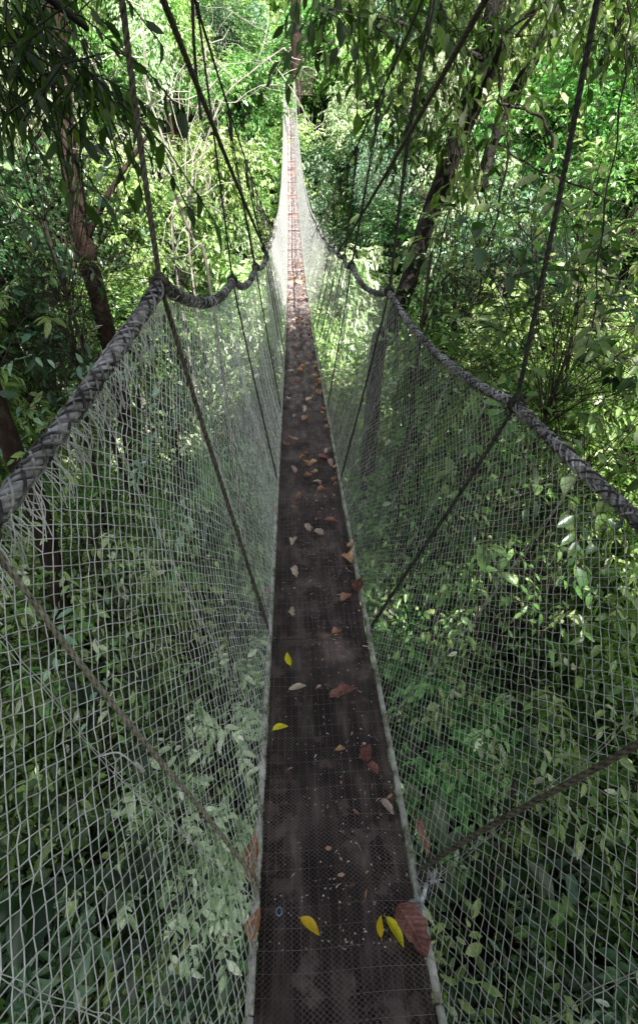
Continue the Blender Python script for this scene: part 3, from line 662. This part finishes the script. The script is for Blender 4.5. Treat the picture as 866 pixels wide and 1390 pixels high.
def clear_top(x, y):
    """highest allowed crown top so that the bridge corridor stays open"""
    f = float(floor_z(min(y, 45))); a = abs(x)
    if y > 47: return f + 40
    near = max(0, (9 - y)) * .35
    return f - 1.0 - near + max(0, a - 2.4) * (1.5 if x < 0 else 1.15) 
pts_used = []
def far_enough(x, y, d):
    for (a, b) in pts_used:
        if (a - x) ** 2 + (b - y) ** 2 < d * d: return False
    return True
kinds_w = ['lime'] * 4 + ['pale'] * 4 + ['mid'] * 4 + ['blue'] * 3 + ['deep'] * 1
# in view: y 4..48, wedge |x| < 4 + .75 y
tries = 0; nt_ = 0
while nt_ < 190 and tries < 20000:
    tries += 1
    y = rng.uniform(5, 50); x = rng.uniform(-1, 1) * min(5 + .72 * y, 36)
    sp = 2.1 if y < 20 else 2.7
    if not far_enough(x, y, sp): continue
    gz = float(ground(x, y)); env = clear_top(x, y)
    top = min(env, gz + rng.uniform(8, 17) if y > 9 else env)
    if abs(x) > 5 and y > 10: top = min(env, max(top, gz + rng.uniform(10, 19)))
    if top < gz + 3.5: continue
    s = rng.uniform(.75, 1.15) if y > 12 else rng.uniform(.6, .85)
    if y < 12: k = random.choice(['mid', 'deep', 'mid', 'lime', 'lime'])
    else: k = random.choice(kinds_w)
    if abs(x) < 3.5 * s and top > float(floor_z(y)) - .8: continue
    tree(k, x, y, top, s); pts_used.append((x, y)); nt_ += 1
# lower tier that fills the slope under the crowns
nn = 0; used2 = []
while nn < 90:
    y = rng.uniform(3, 40); x = rng.uniform(-1, 1) * (4 + .5 * y)
    if any((a - x) ** 2 + (b - y) ** 2 < 4 for a, b in used2): 
        nn += .2; continue
    used2.append((x, y)); gz = float(ground(x, y)); tree(random.choice(['mid', 'lime', 'pale', 'blue', 'mid']), x, y, min(gz + rng.uniform(4, 7), clear_top(x, y) - .5), rng.uniform(.6, .9)); nn += 1
# hillside across the valley
for k in range(110):
    y = rng.uniform(50, 84); x = rng.uniform(-1, 1) * (.62 * y)
    if abs(x + 1.5) < 2.5 and y < 50: continue
    gz = float(ground(x, y)); tree(random.choice(kinds_w), x, y, gz + rng.uniform(6, 13), rng.uniform(1.2, 1.8))

tree('mid', -2.75, 36, CZ + 3.3, 1.08, 0, 'mid green tree touching the far part of the bridge on its left side')
tree('lime', -3.6, 27, CZ - .2, 1.1, 0, 'yellow green tree below the one that touches the far bridge')
# ------------------------------------------------------------------ bushes under the bridge
def bush_mesh(name, mat, n=60, L=(.5, 1.1), nl=9, ll=.19, lw=.075, up=1.0, droop=.7, h=1.2):
    mb, tw = MB(), MB()
    base = np.zeros((n, 3)); base[:, :2] = .15 * rng.standard_normal((n, 2))
    D = unit(np.stack([rng.standard_normal(n), rng.standard_normal(n), np.abs(rng.standard_normal(n)) * up + .5], 1))
    st = base + D * rng.uniform(.15, h, n)[:, None]
    for i in range(n): tube(tw, smooth_path([base[i] * .3, (base[i] + st[i]) / 2 + [0, 0, .1], st[i]], 3), np.linspace(.014, .006, 7), 4)
    sprays(mb, tw, st, D + .3 * rng.standard_normal((n, 3)), rng.uniform(*L, n), nl, ll, lw, np.clip(.5 + .2 * rng.standard_normal(n), 0, 1), droop=droop)
    merge_t = tw; mb.f += [f + mb.n for f in tw.f]; mb.mi += [np.full(len(f), 1) for f in tw.f]; mb.v += tw.v; mb.t += tw.t; mb.n += tw.n
    return mb.mesh(name, [mat, M['vine']])
def fern_mesh(name, mat, fr=14, L=1.1):
    mb = MB()
    for k in range(fr):
        a = 2 * pi * k / fr + rng.uniform(-.2, .2); l = L * rng.uniform(.7, 1.1)
        d = np.array([cos(a), sin(a), 0]); u = np.linspace(0, 1, 12)[:, None]
        sp = d * u * l * .9 + np.array([0, 0, 1.0]) * (u * .75 - u ** 2 * .62) * l
        tube(mb, sp, np.linspace(.006, .002, 12), 3, .2)
        u = np.linspace(.12, .98, 26)[:, None]; sp = d * u * l * .9 + np.array([0, 0, 1.0]) * (u * .75 - u ** 2 * .62) * l
        side = np.array([-d[1], d[0], 0.0]); w = np.sin(pi * np.clip(u[:, 0] * .9 + .08, 0, 1)) ** .7
        for sg in (-1, 1): leaves(mb, sp, side * sg + d * .35 + np.zeros_like(sp) - [0, 0, .15], np.tile([0, 0, 1.0], (26, 1)), .24 * l * w + .01, .035 * l, .45 + .15 * rng.standard_normal(26), curl=.2)
    return mb.mesh(name, mat)
def fan_mesh(name, mat):
    mb = MB()
    for k in range(7):
        a = 2 * pi * k / 7 + rng.uniform(-.3, .3); d = np.array([cos(a), sin(a), 0.0]); l = rng.uniform(.5, .9)
        tube(mb, smooth_path([(0, 0, 0), d * l * .5 + [0, 0, .45 * l], d * l + [0, 0, .55 * l]], 4), .008, 4, .3)
        c = d * l + [0, 0, .55 * l]; side = np.array([-d[1], d[0], 0.0]); n = 22
        an = np.linspace(-2.2, 2.2, n); D = np.cos(an)[:, None] * (d * .9 - np.array([0, 0, .35])) + np.sin(an)[:, None] * side
        leaves(mb, np.tile(c, (n, 1)), D, np.tile([0, 0, 1.0], (n, 1)) + d * .3, .48 * rng.uniform(.85, 1.1, n), .045, .55 + .12 * rng.standard_normal(n), curl=.15)
    return mb.mesh(name, mat)
BK = {'leafy_bush': [bush_mesh('bush', M['mid'], ll=.15, lw=.06), bush_mesh('bush', M['deep'], ll=.17, lw=.075), bush_mesh('bush', M['lime'], ll=.14, lw=.05), bush_mesh('bush', M['blue'], ll=.16, lw=.05)],
      'fern': [fern_mesh('fern', M['mid']), fern_mesh('fern', M['deep'])], 'fan_palm': [fan_mesh('fan_palm', M['mid']), fan_mesh('fan_palm', M['pale'])]}
BL = {'leafy_bush': ('leafy bush growing in the shade on the slope under the bridge', 'bushes under the bridge'),
      'fern': ('arching green fern growing on the slope under the bridge', 'ferns under the bridge'), 'fan_palm': ('low fan palm growing on the slope under the bridge', 'fan palms under the bridge')}
def plant(kind, x, y, z, s, v=None, label=None):
    v = rng.integers(len(BK[kind])) if v is None else v
    o = bpy.data.objects.new(kind, BK[kind][v]); COL.objects.link(o); o.location = (x, y, z); o.scale = (s, s, s * rng.uniform(.9, 1.3)); o.rotation_euler = (0, 0, rng.uniform(0, 6.28))
    tag(o, label or BL[kind][0], kind.replace('_', ' ').replace('leafy ', ''), None if label else BL[kind][1]); return o
for k in range(230):
    y = -1 + 17 * rng.random() ** 1.2; x = rng.uniform(-1, 1) * (4 + .5 * y)
    kd = random.choices(['leafy_bush', 'fern', 'fan_palm'], [.75, .15, .1])[0]
    plant(kd, x, y, float(ground(x, y)), rng.uniform(1.0, 2.2) if y > 3 else rng.uniform(.8, 1.2))

# slender understorey trees rising close under the bridge on both sides
def sapling(px, py, Y, s, mt, label, n=50, ll=.15, lw=.06, spread=.8, droop=.6, tall=1.0, name='understorey_tree', cat='tree'):
    ll *= .8; lw *= .8; n = int(n * 1.25)
    c = P(px, py, Y); gz = float(ground(c[0], c[1])); t = thing(name, label, cat, (float(c[0]), float(c[1]), gz))
    tb = MB(); w = rng.uniform(-.4, .4, 2)
    stem = smooth_path([(c[0], c[1], gz - .1), (c[0] + w[0], c[1] + w[1], (gz + c[2]) / 2), c], 6); tube(tb, stem, np.linspace(.05 * s, .015, len(stem)), 7)
    mb = MB(); P0 = c + rng.standard_normal((n, 3)) * np.array([spread * .6, spread * .6, spread * .6 * tall]) * s
    D = unit((P0 - c) + [0, 0, .2] + .4 * rng.standard_normal((n, 3)))
    bad = np.abs(P0[:, 0]) < 1.25; P0[bad, 0] = (1 if c[0] > 0 else -1) * (1.25 + .5 * rng.random(bad.sum())); D[bad, 0] = np.abs(D[bad, 0]) * (1 if c[0] > 0 else -1)
    for q in range(0, n):
        a_ = stem[-1 - int(rng.uniform(0, min(len(stem) - 1, 6)))]; a_ = c * .75 + a_ * .25 if a_[2] < c[2] - 1.5 else a_
        tube(tb, smooth_path([a_, (a_ + P0[q]) / 2 + rng.normal(0, .07, 3), P0[q]], 3), .0035, 4)
    sprays(mb, tb, P0, D, rng.uniform(.3, .6, n) * s, 8, ll, lw, np.clip(.5 + .2 * rng.standard_normal(n), 0, 1), droop=droop)
    tb.build('trunk', M['vine'], t); mb.build('crown', mt, t); return t
sapling(715, 930, 3.7, 1.3, M['lime'], 'bright compound leaved young tree low on the right behind the net', 36, .13, .05, .7)
sapling(700, 1050, 2.8, 1.1, M['mid'], 'green young tree under the bright one low on the right', 22, .14, .055, .6)
sapling(640, 650, 4.6, 1.2, M['mid'], 'leafy tree behind the right net in the middle', 90, .14, .055, 1.0)
sapling(770, 480, 4.8, 1.3, M['mid'], 'large leaved shrub tree beyond the right hand rope', 90, .17, .07, .9)
sapling(760, 760, 4.6, 1.3, M['mid'], 'leafy young tree low behind the right net', 70, .15, .06, .9)
sapling(560, 500, 6.6, .9, M['mid'], 'leafy tree hiding the foot of the slanting trunk', 90, .13, .05, .9)
sapling(540, 620, 7, 1.0, M['mid'], 'small tree just right of the walkway behind the net', 70, .14, .05, 1.0)
sapling(800, 620, 4.5, 1.4, M['deep'], 'dark broad leaved tree under the right hand rope', 70, .18, .08, 1.0)
sapling(120, 700, 4.8, 1.3, M['lime'], 'bright green young tree behind the left net', 60, .12, .045, .8)
sapling(60, 850, 4.2, 1.3, M['mid'], 'green young tree low behind the left net', 60, .15, .06, .8)
sapling(250, 880, 4.4, 1.3, M['mid'], 'leafy young tree low on the left near the walkway', 70, .13, .05, .9)
sapling(150, 1000, 3.6, 1.3, M['deep'], 'dark leaved young tree crossing behind the lower left rope', 60, .18, .08, .8)
sapling(300, 1080, 2.9, 1.2, M['deep'], 'dark leaved young tree beside the left rail below', 40, .16, .06, .8)
sapling(230, 560, 6, 1.4, M['blue'], 'blue green tree behind the left net', 80, .14, .05, 1.0)
sapling(60, 300, 6.0, 1.5, M['deep'], 'dark bushy tree left of the reddish trunk', 90, .13, .05, 1.2, tall=1.3)
sapling(90, 400, 6.5, 1.2, M['mid'], 'green bushy tree below the dark one on the left', 60, .12, .045, 1.1)
sapling(30, 490, 7, 1.4, M['lime'], 'pale sunlit tree at the left edge', 90, .16, .06, 1.1)
sapling(620, 380, 7, 1.4, M['mid'], 'small leaved tree behind the hanging vines', 120, .10, .045, 1.1)
sapling(790, 360, 6.5, 1.6, M['lime'], 'yellow green tree at the upper right', 120, .15, .055, 1.2)
sapling(585, 345, 5.2, .5, M['lime'], 'slender sapling with fresh upright leaves beside the right cable', 9, .13, .045, .7, droop=0, tall=2.2)
pf = P(225, 640, 6.5); plant('fan_palm', pf[0], pf[1], pf[2] - .5, .9, 0, 'pale fan palm behind the left net beside the dark trunk')
bpy.context.view_layer.objects.active = None

# ------------------------------------------------------------------ individual trunks, vines and overhanging branches
def trunk_tree(name, label, paths, mat, crown=None, cat='tree', vinesn=0):
    base = paths[0][0][0]; t = thing(name, label, cat, tuple(float(c) for c in base))
    for i, (pp, r0, r1) in enumerate(paths):
        mb = MB(); sp = smooth_path(pp, 8); tube(mb, sp, np.linspace(r0, r1, len(sp)), 12, rough=.04); mb.build('trunk' if i == 0 else 'branch', mat, t)
    return t
def G(px, py, Y):
    c = P(px, py, Y); return np.array([c[0], c[1], float(ground(c[0], c[1])) - .2])
t = trunk_tree('reddish_tree', 'tree with thick dark reddish trunk leaning behind the left net', [([G(205, 900, 6.8), P(200, 740, 6.8), P(185, 640, 6.8), P(150, 470, 6.7), P(115, 330, 6.6), P(93, 210, 6.6), P(80, 60, 6.6), P(70, -150, 6.6)], .125, .085),
    ([P(115, 330, 6.6), P(150, 260, 6.4), P(210, 170, 6.4)], .04, .015)], M['redbark'])
trunk_tree('leaning_tree', 'bare brown trunk leaning at the left edge below the hand rope', [([G(60, 900, 4.5), P(60, 720, 4.5), P(28, 636, 4.5), P(0, 560, 4.5), P(-60, 380, 4.5)], .11, .08)], M['redbark'])
t = trunk_tree('leaning_tree', 'dark slanting tree hung with vines on the upper right', [([G(505, 560, 7.6), P(508, 520, 7.5), P(528, 455, 7.3), P(552, 390, 7.2), P(580, 300, 7.2), P(612, 215, 7.0), P(650, 90, 6.8), P(668, 0, 6.6), P(690, -140, 6.5)], .12, .10),
    ([P(600, 250, 7.1), P(645, 150, 6.8), P(690, 40, 6.4), P(700, -40, 6.2)], .06, .04),
    ([P(650, 260, 6.8), P(680, 160, 6.8), P(740, 50, 6.6), P(765, -30, 6.6)], .07, .05),
    ([P(668, 45, 6.6), P(700, 30, 6.5), P(730, 10, 6.4), P(790, -10, 6.2)], .035, .02),
    ([P(655, 80, 6.6), P(610, 60, 6.3), P(540, 30, 6.0), P(440, 10, 5.6)], .03, .01)], M['bark'])
# its overhanging foliage
mb, tw = MB(), MB()
def hang(mb, tw, px0, px1, py0, py1, Y0_, Y1_, n, ll=.16, lw=.06, droop=1.0, tint=.5, nl=6):
    P0 = np.array([P(rng.uniform(px0, px1), rng.uniform(py0, py1), rng.uniform(Y0_, Y1_)) for _ in range(n)])
    D = unit(rng.standard_normal((n, 3)) * [1, .7, .4] + [0, 0, -.3])
    sprays(mb, tw, P0, D, rng.uniform(.25, .5, n), nl, ll, lw, tint + .2 * rng.standard_normal(n), droop=droop, spread=.7)
hang(mb, tw, 420, 600, -60, 40, 4.5, 6.5, 75, ll=.11, lw=.042, tint=.35)
hang(mb, tw, 510, 620, 60, 200, 5.5, 6.8, 40, ll=.10, lw=.04, tint=.35)
hang(mb, tw, 560, 760, -40, 60, 5.0, 6.5, 60, ll=.10, lw=.037, tint=.6)
hang(mb, tw, 620, 700, 60, 240, 5.5, 6.8, 18, tint=.7)
hang(mb, tw, 760, 880, -40, 80, 5, 6.5, 46, ll=.10, lw=.037, tint=.6)
tw.mi = [np.full(len(f), 1) for f in tw.f]; merge(mb, tw); mb.build('crown', [M['over'], M['vine']], t)
# overhanging big leaves at the top left, close to the viewer
t = thing('canopy_tree', 'dark overhanging leaves of the tree above the viewer at the upper left', 'tree', tuple(float(c) for c in (-2.6, -1.5, float(ground(-2.6, -1.5)))))
mb, tw = MB(), MB()
hang(mb, tw, -60, 60, -80, 130, 2.8, 3.8, 66, ll=.09, lw=.030, droop=1.2, tint=.3)
hang(mb, tw, 40, 150, -60, 110, 2.8, 3.8, 36, ll=.085, lw=.027, droop=1.2, tint=.35)
hang(mb, tw, 60, 170, 80, 150, 2.8, 3.6, 10, ll=.12, lw=.035, droop=1.2, tint=.5)
tb = MB(); sp = smooth_path([(-2.6, -1.5, float(ground(-2.6, -1.5)) - .2), (-2.5, -1.5, CZ - 3), (-2.7, -1.4, CZ + 2), (-2.2, -1.2, CZ + 7)], 8); tube(tb, sp, np.linspace(.28, .15, len(sp)), 12, rough=.03)
tb.build('trunk', M['bark'], t); tb = MB()
tube(tb, smooth_path([(-2.6, -1.4, CZ + 1.6), P(-100, -120, 2.4), P(20, -40, 3.0), P(120, 40, 3.2)], 6), np.linspace(.05, .012, 19), 7); tb.build('branch', M['bark'], t)
tw.mi = [np.full(len(f), 1) for f in tw.f]; merge(mb, tw); mb.build('crown', [M['shade'], M['bark']], t)
# unseen canopy trees added behind and above the viewer to shade the near bridge
def canopy(x, y, z, s, kind, label):
    gz = float(ground(x, y)); t = thing('canopy_tree', label, 'tree', (x, y, gz))
    for (dx, dy, dz) in ((0, 0, 0), (1.8, .8, .4), (-1.7, .9, -.2), (.3, -1.9, .5)):
        c = bpy.data.objects.new('crown', kit[kind][0]); COL.objects.link(c); c.parent = t; c.location = (dx * s, dy * s, z - gz + dz); c.scale = (s, s, s * .7); c.rotation_euler = (0, 0, rng.uniform(0, 6))
    q = bpy.data.objects.new('trunk', TR[0]); COL.objects.link(q); q.parent = t; q.location = (0, 0, z - gz); q.scale = (2, 2, z - gz)
canopy(2.2, -3.6, CZ + 7, 1.1, 'deep', 'unseen tall dark canopy tree added just behind the viewer to cast shade')
canopy(3.6, -9.5, CZ + 5.5, 1.0, 'deep', 'unseen tall dark canopy tree added behind the viewer on the right to cast shade')
canopy(5.6, -7.8, CZ + 6, 1.15, 'mid', 'unseen smaller green canopy tree added at the right behind the viewer to cast shade')
# vines
VN = [([(690, -60), (680, 110), (690, 190), (672, 300), (650, 345), (600, 380)], 5.6, .010, 'looping vine hanging in a curve before the slanting tree'),
      ([(690, 30), (676, 130), (700, 145), (735, 160), (752, 200)], 5.4, .012, 'short thick vine curling right of the slanting tree'),
      ([(660, 130), (632, 190), (648, 260), (650, 330), (652, 400)], 5.8, .010, 'straight thin vine left of the looping vine'),
      ([(700, 140), (740, 170), (752, 240), (775, 300), (785, 330)], 5.8, .007, 'thin vine drooping to the lower right'),
      ([(676, 195), (720, 225), (780, 250), (850, 280)], 5.6, .009, 'vine running almost level to the right'),
      ([(855, -30), (852, 40), (840, 160), (815, 320), (805, 445)], 4.4, .006, 'long straight vine near the right edge'),
      ([(620, 170), (605, 300), (590, 370), (580, 430)], 6.0, .008, 'vine hanging beside the foot of the slanting tree'),
      ([(730, 10), (700, 50), (722, 20), (690, 40), (688, 45)], 5.0, .008, 'curled vine at the top beside the right suspender'),
      ([(505, -20), (510, 60), (520, 130), (515, 200)], 6.2, .006, 'thin vine dangling among the leaves above the right cable'),
      ([(640, 180), (668, 320), (655, 395)], 5.9, .006, 'faint vine next to the straight thin one')]
for pp, Y, r, lb_ in VN:
    pts3 = smooth_path([P(a, b, Y) for a, b in pp], 10); pts3 = pts3 + .012 * np.sin(np.arange(len(pts3)) * .9)[:, None] * np.array([1, 0, .3])
    mb = MB(); tube(mb, pts3, r, 6, rough=.12); tag(mb.build('hanging_vine', M['vine']), lb_, 'vine')
# bare twiggy shrubs on the left
def bare(label, start, joints, Y, r):
    base = P(*start, Y); t = thing('bare_branch_tree', label, 'tree', tuple(float(c) for c in (base[0], base[1], float(ground(base[0], base[1])))))
    mb = MB(); g = np.array([base[0], base[1], float(ground(base[0], base[1])) - .1])
    main = smooth_path([g, (g + base) / 2 + [.1, 0, 0], base] + [P(a, b, Y) for a, b in joints], 6); tube(mb, main, np.linspace(r, r * .35, len(main)), 6)
    mb.build('trunk', M['palebark'], t); tb = MB()
    def grow(p, d, L, r, dep):
        k = 4; pts = [p]; 
        for i in range(k): d = unit(d + .28 * rng.standard_normal(3) + [0, 0, -.02]); pts.append(pts[-1] + d * L / k)
        tube(tb, np.array(pts), np.linspace(r, r * .5, k + 1), 4)
        if dep > 0:
            for i in (1, 2, 3, 4):
                if rng.random() < .55: grow(pts[i], unit(d + .8 * rng.standard_normal(3)), L * rng.uniform(.45, .75), r * .55, dep - 1)
    up = main[-len(joints) * 6:]
    for i in range(2, len(up), 3): grow(up[i], unit(rng.standard_normal(3) * [1, .3, .7] + [0, 0, .35]), rng.uniform(.6, 1.1), r * .32, 2)
    tb.build('twigs', M['twig'], t)
bare('leafless pale twiggy tree in front of the bright leaves at upper left', (285, 385), [(265, 330), (240, 270), (225, 200), (200, 120), (195, 40), (190, -20)], 6.6, .022)
bare('thin leafless shrub with grey forked twigs above the left hand rope', (262, 380), [(258, 300), (252, 240), (255, 160), (262, 90)], 8.2, .018)
bare('pale bare branch reaching toward the bridge from the left', (235, 330), [(262, 250), (300, 140), (345, 95), (385, 65)], 9.5, .024)

# ------------------------------------------------------------------ light
SUN_EL, SUN_AZ = radians(48), radians(155)       # azimuth clockwise from +Y: behind the viewer, slightly right
sv = Vector((sin(SUN_AZ) * cos(SUN_EL), cos(SUN_AZ) * cos(SUN_EL), sin(SUN_EL)))
sl = bpy.data.lights.new('sun', 'SUN'); sl.energy = 16; sl.angle = radians(.55); sl.color = (1, .97, .92)
so = bpy.data.objects.new('sun', sl); COL.objects.link(so); so.rotation_euler = sv.to_track_quat('Z', 'Y').to_euler()
w = bpy.data.worlds.new('World'); scene.world = w; w.use_nodes = True; nt = w.node_tree; nt.nodes.clear()
sk = nt.nodes.new('ShaderNodeTexSky'); sk.sky_type = 'NISHITA'; sk.sun_disc = False; sk.sun_elevation = SUN_EL; sk.sun_rotation = SUN_AZ; sk.air_density = 1.0; sk.dust_density = 2.5
bg = nt.nodes.new('ShaderNodeBackground'); bg.inputs[1].default_value = .26; ow = nt.nodes.new('ShaderNodeOutputWorld')
hz = nt.nodes.new('ShaderNodeHueSaturation'); hz.inputs['Saturation'].default_value = .45; nt.links.new(sk.outputs[0], hz.inputs['Color']); nt.links.new(hz.outputs[0], bg.inputs[0]); nt.links.new(bg.outputs[0], ow.inputs[0])
scene.view_settings.view_transform = 'Standard'; scene.view_settings.look = 'None'; scene.view_settings.exposure = 0; scene.view_settings.gamma = 1
scene.render.engine = 'CYCLES'; scene.cycles.use_denoising = True
scene.cycles.max_bounces = 6; scene.cycles.diffuse_bounces = 3; scene.cycles.glossy_bounces = 2; scene.cycles.transmission_bounces = 4; scene.cycles.sample_clamp_indirect = 6
scene.cycles.use_adaptive_sampling = True; scene.cycles.adaptive_threshold = .03
